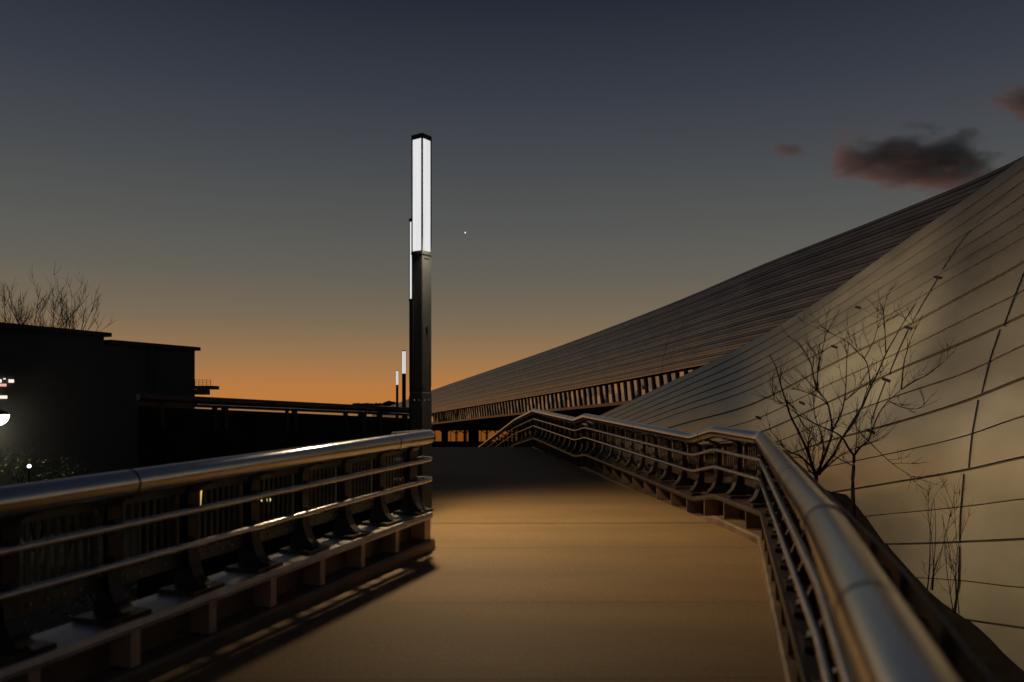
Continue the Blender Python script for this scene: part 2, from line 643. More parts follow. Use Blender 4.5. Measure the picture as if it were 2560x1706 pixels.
# ------------------------------------------------------------------ lamp posts
def lamp(x, y, label, power, rot=R(-35), detail=True):
    z0 = 0.0      # the posts stand on the lower ground beside the walkway
    zl, zt = EZ + 2.02, EZ + 3.52
    s = .19
    root = empty("lamp_post", (x, y, z0), label, "lamp post", "square light columns along the walkway")
    ax = Vector((math.cos(rot), math.sin(rot), 0)); ay = Vector((-math.sin(rot), math.cos(rot), 0))
    c = Vector((x, y, 0)); Z = Vector((0, 0, 1))
    m = MB()
    sp_ = s * .94
    m.box(c + Z * ((EZ + .15 + zl) / 2), sp_, sp_, zl - EZ - .15, ax, ay)
    for k in range(4):     # raised edge strips on the column
        for e in (-1, 1):
            d_ = [ax, ay, -ax, -ay][k]; q = [ay, -ax, -ay, ax][k]
            m.box(c + d_ * (sp_ / 2) + q * (e * (sp_ / 2 - .014)) + Z * ((EZ + .2 + zl - .04) / 2), .012, .028, zl - EZ - .3, d_, q)
    m.build("column", "lamp_paint", root)
    b = MB()
    b.box(c + Z * ((z0 - .02 + EZ + .15) / 2), s * 1.02, s * 1.02, EZ + .17 - z0, ax, ay)
    b.box(c + Z * (z0 + .012), s * 1.9, s * 1.9, .024, ax, ay)
    bo = b.build("base_sleeve", "lamp_base_paint", root, bevel=.004)
    for d_, q in ((-ay, ax), (ax, ay), (-ax, ay)):
        for e in (-.2, .2) if detail else ():
            MB().sphere(c + d_ * (s * .51) + Z * (EZ + .05) + q * (e * s), .009, 8, 5).build("bolt", "bolt_metal", root)
    if detail:
        MB().tube([c + ax * (sp_ / 2) + Z * (EZ + 1.02), c + ax * (sp_ / 2 + .012) + Z * (EZ + 1.02)], .022, 12).build("sensor", "seam", root)
    fr = MB()
    fr.box(c + Z * (zl - .012), s * 1.04, s * 1.04, .045, ax, ay)
    fr.box(c + Z * (zl - .06), s * .98, s * .98, .05, ax, ay)
    for ex in (-1, 1):
        for ey in (-1, 1):
            fr.box(c + ax * (ex * (s / 2 - .009)) + ay * (ey * (s / 2 - .009)) + Z * ((zl + zt) / 2 + .005), .018, .018, zt - zl, ax, ay)
    fr.build("lamp_frame", "lamp_paint", root)
    for d_, q in ((ax, ay), (-ax, ay), (ay, ax), (-ay, ax)):
        lp = MB()
        hw = (s - .037) / 2
        f0 = c + d_ * (s / 2 - .006)
        lp.quad_strip([[f0 - q * hw + Z * (zl + .012), f0 + q * hw + Z * (zl + .012)], [f0 - q * hw + Z * (zt - .002), f0 + q * hw + Z * (zt - .002)]])
        lp.build("lens", "lamp_lens", root)
    cp = MB()
    cp.box(c + Z * (zt + .03), s * 1.03, s * 1.03, .065, ax, ay)
    cp.build("cap", "lamp_paint", root, bevel=.004)
    return root


LP = 260


def spot(parent, loc, target, power, col, angle, blend=1.0, r=.08):
    l = bpy.data.lights.new("bulb_or_fill", 'SPOT')
    l.energy = power; l.color = col; l.shadow_soft_size = r
    l.spot_size = R(angle); l.spot_blend = blend
    o = bpy.data.objects.new("bulb_or_fill", l)
    COL.objects.link(o)
    o.parent = parent
    o.location = Vector(loc) - parent.matrix_world.translation
    o.rotation_euler = (Vector(target) - Vector(loc)).to_track_quat('-Z', 'Y').to_euler()
    return o


tall = lamp(-1.21, 10.7, "tallest lit square lamp post, black column at the end of the left railing", LP)
spot(tall, (-1.05, 10.5, EZ + 2.3), (.75, 9.5, EZ - 1.6), 790, (1.0, .73, .42), 126, r=.12)
spot(tall, (-1.04, 10.75, EZ + 2.9), (13, 19.5, EZ + .6), 7400, (1.0, .80, .52), 80, r=.12)  # added wide beam to brighten the shell, not the lamp's own throw
spot(tall, (-1.04, 10.75, EZ + 2.6), (14.0, 31.5, EZ + 2.4), 22000, (1.0, .82, .52), 30, r=.12)  # added narrow beam that makes the bright patch on the shell
lamp(-1.86, 15.5, "lit square lamp post half hidden behind the tallest lamp post", 120)
lamp(-7.24, 53.6, "small distant lit lamp post, the taller of the two left of the tall ones", 60, detail=False)
lamp(-12.3, 85.7, "smallest and farthest lit lamp post, standing on the left of the others", 60, detail=False)

# ------------------------------------------------------------------ the other flight on the left: dark parapet and silhouetted railing


def flight(px):
    return 1 / (.0625 + (1020 - px) / 533 * (.0813 - .0625))


fx = [345, 487, 700, 860, 950, 1018, 1060]
ftop = lambda px: P(px, interp_lin([(300, 981), (487, 991), (1020, 1019), (1060, 1021)], px), flight(px))
fr_root = empty("railing", ftop(487) - Vector((0, 0, 1.2)), "black silhouetted railing on the raised ramp between dark building and lamp posts", "railing")
tp = [ftop(x) for x in fx]
MB().tube([p - Vector((0, 0, .055)) for p in tp], .055, 14).build("handrail", "dark_steel", fr_root, smooth=True)
MB().tube([p - Vector((-.02, 0, .125)) for p in tp[1:]], .022, 10).build("mid_rail", "thin_steel", fr_root, smooth=True)
m = MB()
m.quad_strip([[p + Vector((0, .03, dz)) for dz in (-.09, -.17)] for p in tp])
m.quad_strip([[p + Vector((0, .06, dz)) for dz in (-.17, -.09)] for p in tp])
m.build("fascia", "dark_steel", fr_root)
for px, ww in ((535, .07), (560, .1), (716, .05), (735, .09), (863, .08), (905, .16), (948, .11), (992, .05), (1013, .08), (400, .08)):
    p = ftop(px)
    MB().bar(p + Vector((0, .03, -.5)), p + Vector((0, .03, -.06)), ww, .05).build("post", "dark_steel", fr_root)
pw = MB()
lowt = lambda px: P(px, interp_lin([(300, 1013), (487, 1023), (1020, 1047), (1060, 1049)], px), flight(px))
a = [lowt(x) for x in fx]
pw.quad_strip([[p, p + Vector((.05, .25, 0)), Vector((p.x + .05, p.y + .25, -.1)), Vector((p.x, p.y, -.1))] for p in a], closed=True)
tag(pw.build("parapet_wall", "black_wall"), "black solid parapet wall under the silhouetted railing of the raised ramp", "wall")

# ------------------------------------------------------------------ dark hall at the left
b0 = Vector((-25.5, 27.9, 0)); b1 = Vector((-20.4, 40, 0)); b2 = Vector((-18.0, 45.4, 0))
hall = empty("hall", (b1.x, b1.y, 0), "dark flat roofed hall at the left edge with a step in its roof line", "building")
wd = (b2 - b1).normalized(); wn = Vector((-wd.y, wd.x, 0))     # wn points away to the left


def hall_block(p, q, h, name, mt):
    p = Vector(p); q = Vector(q)
    ring = [p, q, q + wn * 18, p + wn * 18]
    MB().prism(ring, Vector((0, 0, h))).build(name, mt, hall)


hall_block(b0, b1, EZ + 3.36, "wall", "hall_wall")
hall_block(b1 + wd * .003, b2, EZ + 3.02, "wall", "hall_wall")


def cornice(p, q, z, over):
    p = Vector(p); q = Vector(q)
    ring = [p - wn * over - wd * over * .3, q - wn * over + wd * over, q + wn * 18 + wd * over, p + wn * 18]
    MB().prism([v + Vector((0, 0, z)) for v in ring], Vector((0, 0, .2))).build("cornice", "hall_trim", hall)


cornice(b0, b1, EZ + 3.36, .25)
cornice(b1 + wd * .3, b2, EZ + 3.02, .22)
pipe = b1.lerp(b2, .48) - wn * .09
MB().box(pipe + Vector((0, 0, EZ + .9)), .35, .12, 4.2, wd, wn).build("downpipe", "hall_trim", hall)
# roof box on the left block, escape platform on the right end
rb = b0.lerp(b1, .33) + wn * 1.2
MB().box(rb + Vector((0, 0, EZ + 3.36 + .55)), 3.2, 1.6, .18, wd, wn).box(rb + Vector((0, 0, EZ + 3.36 + .33)), .5, .5, .4, wd, wn).build("roof_vent", "hall_trim", hall)
pb = b2 + Vector((.45, 0, EZ + .93))
pl = MB()
pl.box(pb + Vector((0, .6, 0)), 1.0, 1.2, .2)
pl.box(pb + Vector((-.25, .6, -.26)), .5, 1.0, .3)
plat = pl.build("platform", "hall_trim", hall)
bl = MB()
for k in range(5):
    x = -.45 + k * .22
    bl.bar(pb + Vector((x, .03, .1)), pb + Vector((x, .03, .44)), .018, .018)
for z in (.18, .27, .36, .44):
    bl.bar(pb + Vector((-.5, .03, z)), pb + Vector((.48, .03, z)), .014, .014)
bo = bl.build("balustrade", "hall_trim", hall)
# lit openings near the left edge
wl = lambda px, py, off=.05: None


def wall_at(px):
    """meeting point of the picture column with the front of the hall"""
    k = (px - 1280) / F
    # b0 + t*(b2-b0): x = k*y
    dx = b2.x - b0.x; dy = b2.y - b0.y
    t = (k * b0.y - b0.x) / (dx - k * dy)
    return b0 + Vector((dx, dy, 0)) * t


def hall_window(pxa, pxb, pya, pyb, mt):
    A = wall_at(pxa); B = wall_at(pxb)
    yy = (A.y + B.y) / 2
    za = EZ - (pya - HOR) / F * yy; zb = EZ - (pyb - HOR) / F * yy
    c = (A + B) / 2 - wn * .03
    MB().box(c + Vector((0, 0, (za + zb) / 2)), (B - A).length, .05, abs(za - zb), wd, wn).build("window", mt, hall)


hall_window(-60, 2, 948, 956, "lit_window_white")
hall_window(-60, 14, 959, 966, "lit_window_red")
hall_window(21, 33, 949, 957, "lit_window_white")
hall_window(8, 12, 946, 949, "lit_window_white")
hall_window(-70, 16, 989, 997, "lit_window_white")

# street lamp with a bowl luminaire cut by the left edge of the view
sl = wall_at(-48) - wn * .95
slr = empty("street_lamp", sl, "glaring white bowl street lamp at the left edge in front of the dark hall", "street lamp")
zl = EZ - (1044 - HOR) / F * sl.y
MB().tube([sl + Vector((-.25, .5, 0)), sl + Vector((-.25, .5, zl + .2)), sl + Vector((-.2, .3, zl + .42)), sl + Vector((0, 0, zl + .36))], .05, 10).build("pole", "lamp_paint", slr, smooth=True)
bw = MB()
rows = []
for i in range(7):
    ph = math.pi / 2 * i / 6
    rows.append([sl + Vector((.52 * math.cos(ph) * math.cos(q), .52 * math.cos(ph) * math.sin(q), zl + .12 - .5 * math.sin(ph) - .0)) for q in [2 * math.pi * k / 20 for k in range(20)]])
bw.quad_strip(rows, closed=True)
bw.build("bowl", "luminaire", slr, smooth=True)
hd = MB()
rows = [[sl + Vector((r_ * math.cos(q), r_ * math.sin(q), zl + h_)) for q in [2 * math.pi * k / 20 for k in range(20)]] for r_, h_ in ((.54, .125), (.5, .2), (.25, .33), (.02, .36))]
hd.quad_strip(rows, closed=True)
hd.build("hood", "lamp_paint", slr, smooth=True)
point_light("bulb_or_fill", sl + Vector((.15, -.1, zl - .62)), 50, (1.0, .86, .42), .15, slr)

# small lights on the lower ground
bp = P(500, 1212, 9.6)
bl = empty("light_column", (bp.x, bp.y, 0), "yellow glowing slim light column seen through the left railing", "light column")
MB().tube([Vector((bp.x, bp.y, 0)), Vector((bp.x, bp.y, bp.z - .26))], .014, 10).build("pole", "lamp_paint", bl)
MB().tube([bp - Vector((0, 0, .25)), bp - Vector((0, 0, .12)), bp - Vector((0, 0, .01)), bp + Vector((0, 0, .012))], [.012, .02, .034, .022], 12).build("diffuser", "bollard_glow", bl, smooth=True)


def small_light(px, py, Y, r, mt, label):
    p = P(px, py, Y)
    e = empty("ground_light", (p.x, p.y, 0), label, "light")
    MB().tube([Vector((p.x, p.y, 0)), Vector((p.x, p.y, p.z - r * .8))], .03 if Y > 15 else .008, 8).build("stake", "lamp_paint", e)
    MB().sphere(p, r, 10, 6).build("bulb_glass", mt, e, smooth=True)


small_light(73, 1166, 24, .06, "spot_glow", "small white spot light among the shrubs at the left")
small_light(672, 1250, 9.0, .026, "green_glow", "tiny greenish light behind the middle rails, right of a fainter one")
small_light(655, 1252, 9.0, .013, "green_glow", "faintest tiny light on a stake behind the middle rails of the left railing")
small_light(425, 1232, 9.4, .012, "spot_glow", "tiny dim light under the left handrail beside the yellow light column")


# ------------------------------------------------------------------ far wing of the big hall on the right
def far_y(px):
    return 1 / (.00556 + (px - 1077) * 1.328e-5)


UP = [(930, 1031), (1000, 1006), (1077, 977), (1414, 860), (1697, 751), (1915, 658), (2176, 555), (2448, 444), (2560, 390), (2760, 290)]
LW = [(930, 1058), (1077, 1033.5), (1232, 1008), (1422, 976), (1599, 944), (1740, 917), (2760, 745)]
LB = [(930, 1080), (1077, 1059), (1313, 1031), (1558, 1005), (1740, 983), (2760, 870)]
wing = empty("hall_wing", (P(1600, 1010, far_y(1600)).x, far_y(1600), 0),
             "long dark ribbed metal wing of the hall sinking to the horizon behind the walkway", "building")
pxs = [930, 970, 1010, 1050, 1077] + list(range(1110, 2761, 50))
NR = 32


def wing_pt(px, v, out=0.0):
    """v = 0 at the lower edge, 1 at the roof line"""
    y0 = far_y(px)
    py = lerp(interp(LW, px), interp(UP, px), v)
    Y = y0 * (1 + .035 * v ** 1.6)
    p = P(px, py, Y)
    return p + Vector((-.9, -.3, -.1)) * out


for k in range(NR):
    v0, v1 = k / NR, (k + 1) / NR
    mb = MB()
    o_ = (.004, .02, .008, .03, .0)[k % 5]
    e_ = (.14, .2, .12, .22, .16)[k % 5]
    mb.quad_strip([[wing_pt(px, v1, .0), wing_pt(px, lerp(v0, v1, .6), o_ * .5), wing_pt(px, lerp(v0, v1, e_), o_)] for px in pxs])
    mb.build("cladding_row", "far_clad", wing)
    mb = MB()
    mb.quad_strip([[wing_pt(px, lerp(v0, v1, e_), o_), wing_pt(px, lerp(v0, v1, e_), -.09), wing_pt(px, v0, -.09), wing_pt(px, v0, -.001)] for px in pxs])
    mb.build("joint", "seam", wing)
mb = MB()   # roof turning over the top and the back
mb.quad_strip([[wing_pt(px, 1, 0), wing_pt(px, 1, 0) + Vector((5, 4, .3)), wing_pt(px, 1, 0) + Vector((22, 14, -2)), Vector((wing_pt(px, 1).x + 30, wing_pt(px, 1).y + 18, 0))] for px in pxs])
mb.build("roof", "far_clad", wing)
# soffit and window band
mb = MB()
mb.quad_strip([[wing_pt(px, 0, .15), P(px, interp(LW, px), far_y(px)) + Vector((.9, .4, .02))] for px in pxs])
mb.build("soffit", "trim_metal", wing)


def band_pt(px, f, out=0):
    return P(px, lerp(interp(LW, px), interp(LB, px), f), far_y(px)) + Vector((.55 - out * .95, .2 - out * .3, 0))


mb = MB()
mb.quad_strip([[band_pt(px, .97, .0), band_pt(px, .98, .7), band_pt(px, 1.13, .7), band_pt(px, 1.15, .0)] for px in pxs])
mb.build("sill", "trim_metal", wing)
mb = MB()
mb.quad_strip([[band_pt(px, 1.12, -.3), Vector((band_pt(px, 1.1, -.3).x, band_pt(px, 1.1, -.3).y, -.3))] for px in pxs])
mb.build("base_wall", "slat_wall", wing)
# windows: equal steps along the wall
px = 1077.0
k = 0
edges = []
while px < 1790:
    edges.append(px)
    Y = far_y(px)
    px += 1.62 / (Y * Y * 1.328e-5 * 1.04)
for a_, b_ in zip(edges, edges[1:]):
    k += 1
    tilt = random.uniform(-.02, .02); lean = random.uniform(.08, .115)
    A0 = band_pt(a_, .05); B0 = band_pt(b_, .05); A1 = band_pt(a_, .99); B1 = band_pt(b_, .99)
    nrm = Vector((-.95, -.3, 0))
    f = MB()
    ml = A1 - nrm * .24
    f.box((A0 + ml) / 2 + nrm * .06, .42, .14, (A0 - A1).length, Vector((.3, -.95, 0)), nrm, (ml - A0).normalized())
    fo = f.build("window", "mullion", wing)
    pn = MB()
    w0 = (B0 - A0)
    bow = random.uniform(-.05, .05)
    q = []
    for i in range(4):
        t_ = .08 + .9 * i / 3
        q.append([A0.lerp(B0, t_) + nrm * (tilt * i * .9 + bow * math.sin(math.pi * i / 3)), ((A0 + A1) / 2).lerp((B0 + B1) / 2, t_) + nrm * (tilt * (i - 1) + random.uniform(-.012, .012) - lean * 1.2),
                  A1.lerp(B1, t_) - nrm * (lean * 2.4 + tilt * i - bow * .6)])
    pn.quad_strip(q)
    po = pn.build("pane", "glass", None)
    for v in po.data.vertices:
        v.co = Vector(v.co) - wing.matrix_world.translation
    po.parent = fo
# slats on the base wall
for px_ in range(1090, 1560, 8):
    pass
for a_ in [1077 + i * (4 + i * .09) for i in range(70)]:
    if a_ > 1700: break
    p = band_pt(a_, 1.14, -.1)
    MB().bar(Vector((p.x, p.y, 0)), p, .25, .2).build("slat", "mullion", wing)
# a long vertical joint down the cladding
js = MB()
rows = []
for i in range(13):
    v = i / 12 * .62
    c = wing_pt(1666 + 30 * (v / .62) ** 2, v, .5)
    rows.append([c, c + Vector((.02, -.07, 0))])
js.quad_strip(rows)
js.build("seam", "seam", wing)

# lit arcade low down between lamp and stair railing
arc = empty("arcade", (-5, 92, 0), "low arcade glowing orange behind dark posts, beyond the end of the walkway", "arcade")
MB().box(P(1190, 1092, 92.6) + Vector((0, 0, -.9)), 14, .3, 3.2).build("back_wall", "far_dark", arc)
x0 = 1068
while x0 < 1330:
    w_ = random.choice((16, 20, 24))
    A = P(x0, 1077, 92.2); B = P(x0 + w_ - 2, 1104, 92.2)
    MB().box((A + B) / 2, B.x - A.x, .08, A.z - B.z).build("lit_panel", "lit_pane", arc)
    x0 += w_
for px_, ww in ((1075, .3), (1112, .75), (1140, .12), (1162, .3), (1184, 1.2), (1216, .15), (1246, .2), (1275, .3), (1300, .3)):
    A = P(px_, 1074, 91.6); B = P(px_, 1125, 91.6)
    q = MB()
    q.bar(B, A, ww, .3)
    q.bar(A + Vector((-.7, 0, -.02)), A + Vector((0, 0, -.5)), .06, .1)
    q.bar(A + Vector((.7, 0, -.02)), A + Vector((0, 0, -.5)), .06, .1)
    q.build("post", "far_dark", arc)
MB().box(P(1190, 1072, 91.6), 13.5, .8, .25).build("beam", "far_dark", arc)
MB().box(P(1190, 1112, 91.3), 13.5, .4, .75).build("plinth", "slat_wall", arc)
al = P(1190, 1085, 90.8)

# ------------------------------------------------------------------ near shell on the right
COLS = {1400: [(0, 1084), (16, 1084 + 16 * 18)],
        1512: [(0, 1033), (16, 1033 + 16 * 22)],
        1700: [(0, 943), (16, 943 + 16 * 30)],
        1880: [(0, 852), (5, 1052), (8, 1166), (10, 1262), (12, 1356), (16, 1530)],
        2060: [(0, 743), (5, 968), (8, 1108), (10, 1237), (12, 1362), (16, 1600)],
        2247: [(0, 611), (5, 882), (6, 927), (8, 1058), (10, 1207), (12, 1363), (14, 1522), (16, 1690)],
        2412: [(0, 497), (5, 800), (6, 858), (7, 934), (8, 1007), (10, 1179), (11, 1268), (12, 1358), (14, 1552), (16, 1750)],
        2560: [(0, 391), (1, 453), (2, 525), (3, 594), (4, 658), (5, 727), (6, 791), (7, 865), (8, 949), (9, 1042), (10, 1147), (11, 1249), (12, 1352), (13, 1471), (14, 1574), (16, 1800)],
        2820: [(0, 190), (5, 580), (8, 860), (10, 1100), (12, 1343), (14, 1610), (16, 1900)]}


def shell_py(px, k):
    return interp([(c, interp(t, k)) for c, t in COLS.items()], px)


def soft(x, w_=70.0):
    return w_ * math.log(1 + math.exp(max(-30, min(30, x / w_))))


def shell_y(px, py):
    return 1 / (.0167 + (px - 1530) * 4.45e-5 - 3.5e-5 * soft(1010 - py))


def shell_pt(px, k, out=0.0):
    py = shell_py(px, k)
    p = P(px, py, shell_y(px, py))
    if out:
        a = P(px + 6, shell_py(px + 6, k), shell_y(px + 6, shell_py(px + 6, k)))
        b = P(px, shell_py(px, k + .1), shell_y(px, shell_py(px, k + .1)))
        n = (a - p).cross(b - p).normalized()
        if n.x > 0: n = -n
        p = p + n * out
    return p


shell = empty("hall_shell", (12, 24, 0), "near curved shell of overlapping pale metal panels rising on the right behind the bare trees", "building")
spx = list(range(1420, 2821, 28))
bounds = [0, .5, 1, 1.5, 2, 2.5, 3, 4, 5, 6, 7, 8, 9, 10, 11, 12, 13, 14, 15, 16]
for ka, kb in zip(bounds, bounds[1:]):
    h_ = kb - ka
    thick = h_ == 1 and kb % 2 == 0
    o_ = .03 if thick else .015
    e_ = kb - (.06 if thick else .028)
    mb = MB()
    mb.quad_strip([[shell_pt(px, ka, -.008), shell_pt(px, ka + h_ * .1, .002), shell_pt(px, ka + h_ * .4, o_ * .4), shell_pt(px, ka + h_ * .7, o_ * .7), shell_pt(px, e_, o_)] for px in spx])
    mb.build("cladding_row", "near_clad", shell, smooth=True)
    mb = MB()
    mb.quad_strip([[shell_pt(px, e_, o_), shell_pt(px, e_, -.035), shell_pt(px, kb + .015, -.03)] for px in spx])
    mb.build("joint", "panel_joint", shell, smooth=True)
mb = MB()
mb.quad_strip([[shell_pt(px, 0), shell_pt(px, 0) + Vector((.5, .45, .1)), shell_pt(px, 0) + Vector((1.5, 1.3, .02)), shell_pt(px, 0) + Vector((4, 3, -1.6)),
                Vector((shell_pt(px, 0).x + 7, shell_pt(px, 0).y + 4, -.2))] for px in spx])
mb.build("roof", "near_clad", shell, smooth=True)


def seam(points, wpx, out):
    """dark joint that follows the panels: (px, k) pairs"""
    mb = MB()
    rows = []
    for i in range(len(points) - 1):
        for t in ([0, .25, .5, .75] if i < len(points) - 2 else [0, .25, .5, .75, 1]):
            px = lerp(points[i][0], points[i + 1][0], t); k = lerp(points[i][1], points[i + 1][1], t)
            rows.append([shell_pt(px - wpx, k, out), shell_pt(px + wpx, k, out)])
    mb.quad_strip(rows)
    mb.build("seam", "seam", shell)


def k_of(px, py):
    lo, hi = 0.0, 16.0
    for _ in range(30):
        m_ = (lo + hi) / 2
        if shell_py(px, m_) < py: lo = m_
        else: hi = m_
    return (lo + hi) / 2


def seam_px(pts, w_, out=.042):
    seam([(x, k_of(x, y)) for x, y in pts], w_, out)


seam_px([(2575, 660), (2560, 691), (2537, 750), (2513, 819)], 1.9)
seam_px([(2503, 826), (2476, 909), (2459, 985)], 1.9)
seam_px([(2449, 1003), (2434, 1090), (2426, 1170)], 1.9)
seam_px([(2414, 1185), (2405, 1290), (2404, 1352)], 1.9)
seam_px([(2403, 1366), (2402, 1460), (2388, 1530)], 1.9)
for x, y in ((2508, 822), (2458, 992), (2424, 1178), (2408, 1358)):
    pass
seam_px([(2536, 470), (2490, 515), (2441, 562)], 1.6)
seam_px([(2428, 578), (2395, 620), (2358, 677)], 1.6)
seam_px([(2347, 697), (2311, 758), (2284, 806)], 1.5)
seam_px([(2273, 826), (2248, 880), (2226, 939)], 1.5)
seam_px([(2216, 956), (2194, 1015), (2180, 1060)], 1.4)
for x, y in ((2350, 697), (2276, 823), (2221, 953), (2182, 1080), (2010, 1010), (1900, 1046), (2150, 772), (2090, 870)):
    p = shell_pt(x, k_of(x, y), .05)
    MB().box(p, .09, .3, .07, Vector((.9, .3, 0)).normalized(), Vector((-.28, .9, .3)).normalized(), Vector((0, -.3, 1)).normalized()).build("clip", "seam", shell)

# soil bank between the walkway and the shell
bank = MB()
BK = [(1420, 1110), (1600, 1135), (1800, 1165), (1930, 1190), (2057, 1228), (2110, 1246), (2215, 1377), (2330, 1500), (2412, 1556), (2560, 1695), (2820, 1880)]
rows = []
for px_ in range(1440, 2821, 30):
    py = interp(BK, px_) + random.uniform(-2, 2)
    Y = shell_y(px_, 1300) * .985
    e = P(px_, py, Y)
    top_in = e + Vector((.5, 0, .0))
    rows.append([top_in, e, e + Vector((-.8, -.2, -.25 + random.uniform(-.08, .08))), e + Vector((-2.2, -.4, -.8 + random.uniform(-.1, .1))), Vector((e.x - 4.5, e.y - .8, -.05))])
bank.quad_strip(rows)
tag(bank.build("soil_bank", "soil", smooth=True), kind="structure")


# ------------------------------------------------------------------ bare trees
def limb(mb, pts, r0, r1, n=5):
    k = len(pts)
    mb.tube(pts, [lerp(r0, r1, i / (k - 1)) for i in range(k)], n)


def smooth_pts(pts, sub=3):
    res = []
    for i in range(len(pts) - 1):
        p0 = pts[max(0, i - 1)]; p1 = pts[i]; p2 = pts[i + 1]; p3 = pts[min(len(pts) - 1, i + 2)]
        for s in range(sub):
            t = s / sub
            res.append(.5 * ((2 * p1) + (p2 - p0) * t + (2 * p0 - 5 * p1 + 4 * p2 - p3) * t * t + (3 * p1 - p0 - 3 * p2 + p3) * t ** 3))
    res.append(pts[-1])
    return res


def twigs(mb, pts, rng, n, length, r):
    for _ in range(n):
        i = rng.randrange(1, len(pts))
        b = pts[i]
        d0 = (pts[i] - pts[i - 1]).normalized()
        d_ = (d0 + Vector((rng.uniform(-1, 1), rng.uniform(-1, 1), rng.uniform(-.3, .9))) * .75).normalized()
        L = length * rng.uniform(.4, 1.2)
        q = [b]
        for s in range(4):
            d_ = (d_ + Vector((rng.uniform(-.2, .2), rng.uniform(-.2, .2), rng.uniform(-.06, .16)))).normalized()
            q.append(q[-1] + d_ * L / 4)
        limb(mb, q, r * .8, r * .3, 4)
        if L > length * .6:
            for _k in range(3):
                j = rng.randrange(1, 4)
                d2 = (d_ + Vector((rng.uniform(-1, 1), rng.uniform(-1, 1), rng.uniform(-.4, .8)))).normalized()
                limb(mb, [q[j], q[j] + d2 * L * .2, q[j] + d2 * L * .38 + Vector((0, 0, .03))], r * .6, r * .3, 4)


def z2p(x, y):     # enlarged view used for measuring the right hand trees
    return 1880 + x / 3.135, 700 + y / 3.135


def measured_tree(name, label, depth, trunk, limbs, seed, tw, tr=.03, tl=.5):
    rng = random.Random(seed)
    conv = lambda pts, dy: [P(*z2p(x, y), depth + dy * i / max(1, len(pts) - 1)) for i, (x, y) in enumerate(pts)]
    tp_ = conv(trunk, 0)
    base = Vector((tp_[0].x, tp_[0].y, 1.2))
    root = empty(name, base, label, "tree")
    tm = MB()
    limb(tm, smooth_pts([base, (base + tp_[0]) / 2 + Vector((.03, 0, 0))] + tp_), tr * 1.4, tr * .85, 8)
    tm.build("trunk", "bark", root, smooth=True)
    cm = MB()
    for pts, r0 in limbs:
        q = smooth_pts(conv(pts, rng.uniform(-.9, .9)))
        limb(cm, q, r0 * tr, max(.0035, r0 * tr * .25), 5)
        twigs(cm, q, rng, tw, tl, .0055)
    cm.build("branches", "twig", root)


measured_tree("bare_tree", "bare forked tree with a single slim trunk in front of the pale shell", 12.5,
              [(790, 1640), (790, 1560), (797, 1460), (800, 1380)],
              [([(800, 1380), (750, 1310), (710, 1240), (640, 1190), (520, 1140), (370, 1060), (280, 1000)], .7),
               ([(710, 1240), (790, 1110), (870, 980), (930, 840), (990, 720), (1050, 580), (1110, 470), (1190, 330), (1280, 190)], .7),
               ([(930, 840), (910, 690), (880, 620), (800, 540), (740, 480), (600, 410)], .4),
               ([(1050, 580), (1045, 470), (1040, 360), (1030, 250), (1010, 190)], .35),
               ([(880, 620), (950, 490), (985, 380), (1050, 325)], .3),
               ([(800, 1380), (850, 1310), (910, 1260), (940, 1180), (1000, 1040), (1070, 950), (1170, 860)], .7),
               ([(1170, 860), (1190, 660), (1215, 560), (1250, 450), (1340, 270)], .45),
               ([(1170, 860), (1280, 790), (1380, 740), (1490, 650), (1590, 560)], .4),
               ([(910, 1260), (820, 1160), (800, 1080)], .4),
               ([(800, 1460), (660, 1390), (560, 1310)], .35),
               ([(910, 1260), (1000, 1350), (1100, 1440), (1250, 1540)], .35),
               ([(800, 1400), (820, 1260), (815, 1170)], .4),
               ([(1070, 950), (1180, 1000), (1300, 1010), (1420, 960)], .25)], 3, 6, tr=.028, tl=.55)
measured_tree("bare_tree", "bare many stemmed shrub tree beside the railing, left of the slim forked tree", 11.6,
              [(505, 1650), (505, 1580), (500, 1520)],
              [([(500, 1540), (470, 1450), (430, 1330), (360, 1180), (300, 1060), (270, 960), (230, 840), (190, 690), (140, 590)], .8),
               ([(500, 1540), (560, 1400), (600, 1290), (630, 1180), (600, 990), (560, 920), (510, 860)], .8),
               ([(510, 860), (480, 750), (460, 650), (370, 510), (290, 450)], .5),
               ([(510, 860), (515, 740), (530, 640), (580, 430)], .4),
               ([(500, 1530), (460, 1400), (440, 1290), (455, 1190)], .6),
               ([(510, 1530), (640, 1370), (700, 1250), (790, 1130), (850, 1020), (900, 870), (960, 740)], .7),
               ([(500, 1500), (390, 1390), (280, 1340), (210, 1260), (150, 1190)], .5),
               ([(500, 1540), (440, 1480), (400, 1400), (320, 1390), (280, 1350)], .4),
               ([(455, 1190), (400, 1130), (330, 1010), (280, 960), (180, 960), (160, 760)], .35),
               ([(630, 1180), (700, 1040), (730, 900), (740, 700), (745, 540)], .45),
               ([(600, 990), (540, 930), (420, 880), (310, 850)], .3),
               ([(520, 1500), (560, 1330), (540, 1200), (500, 1090), (480, 940)], .45),
               ([(530, 1530), (620, 1430), (760, 1340), (900, 1290), (1060, 1210)], .3),
               ([(720, 950), (830, 860), (880, 760), (980, 640)], .3),
               ([(430, 1330), (470, 1240), (520, 1300), (560, 1230)], .35)], 11, 8, tr=.031, tl=.5)


def z3p(x, y):
    return 1880 + x / 2.82, 1150 + y / 2.82


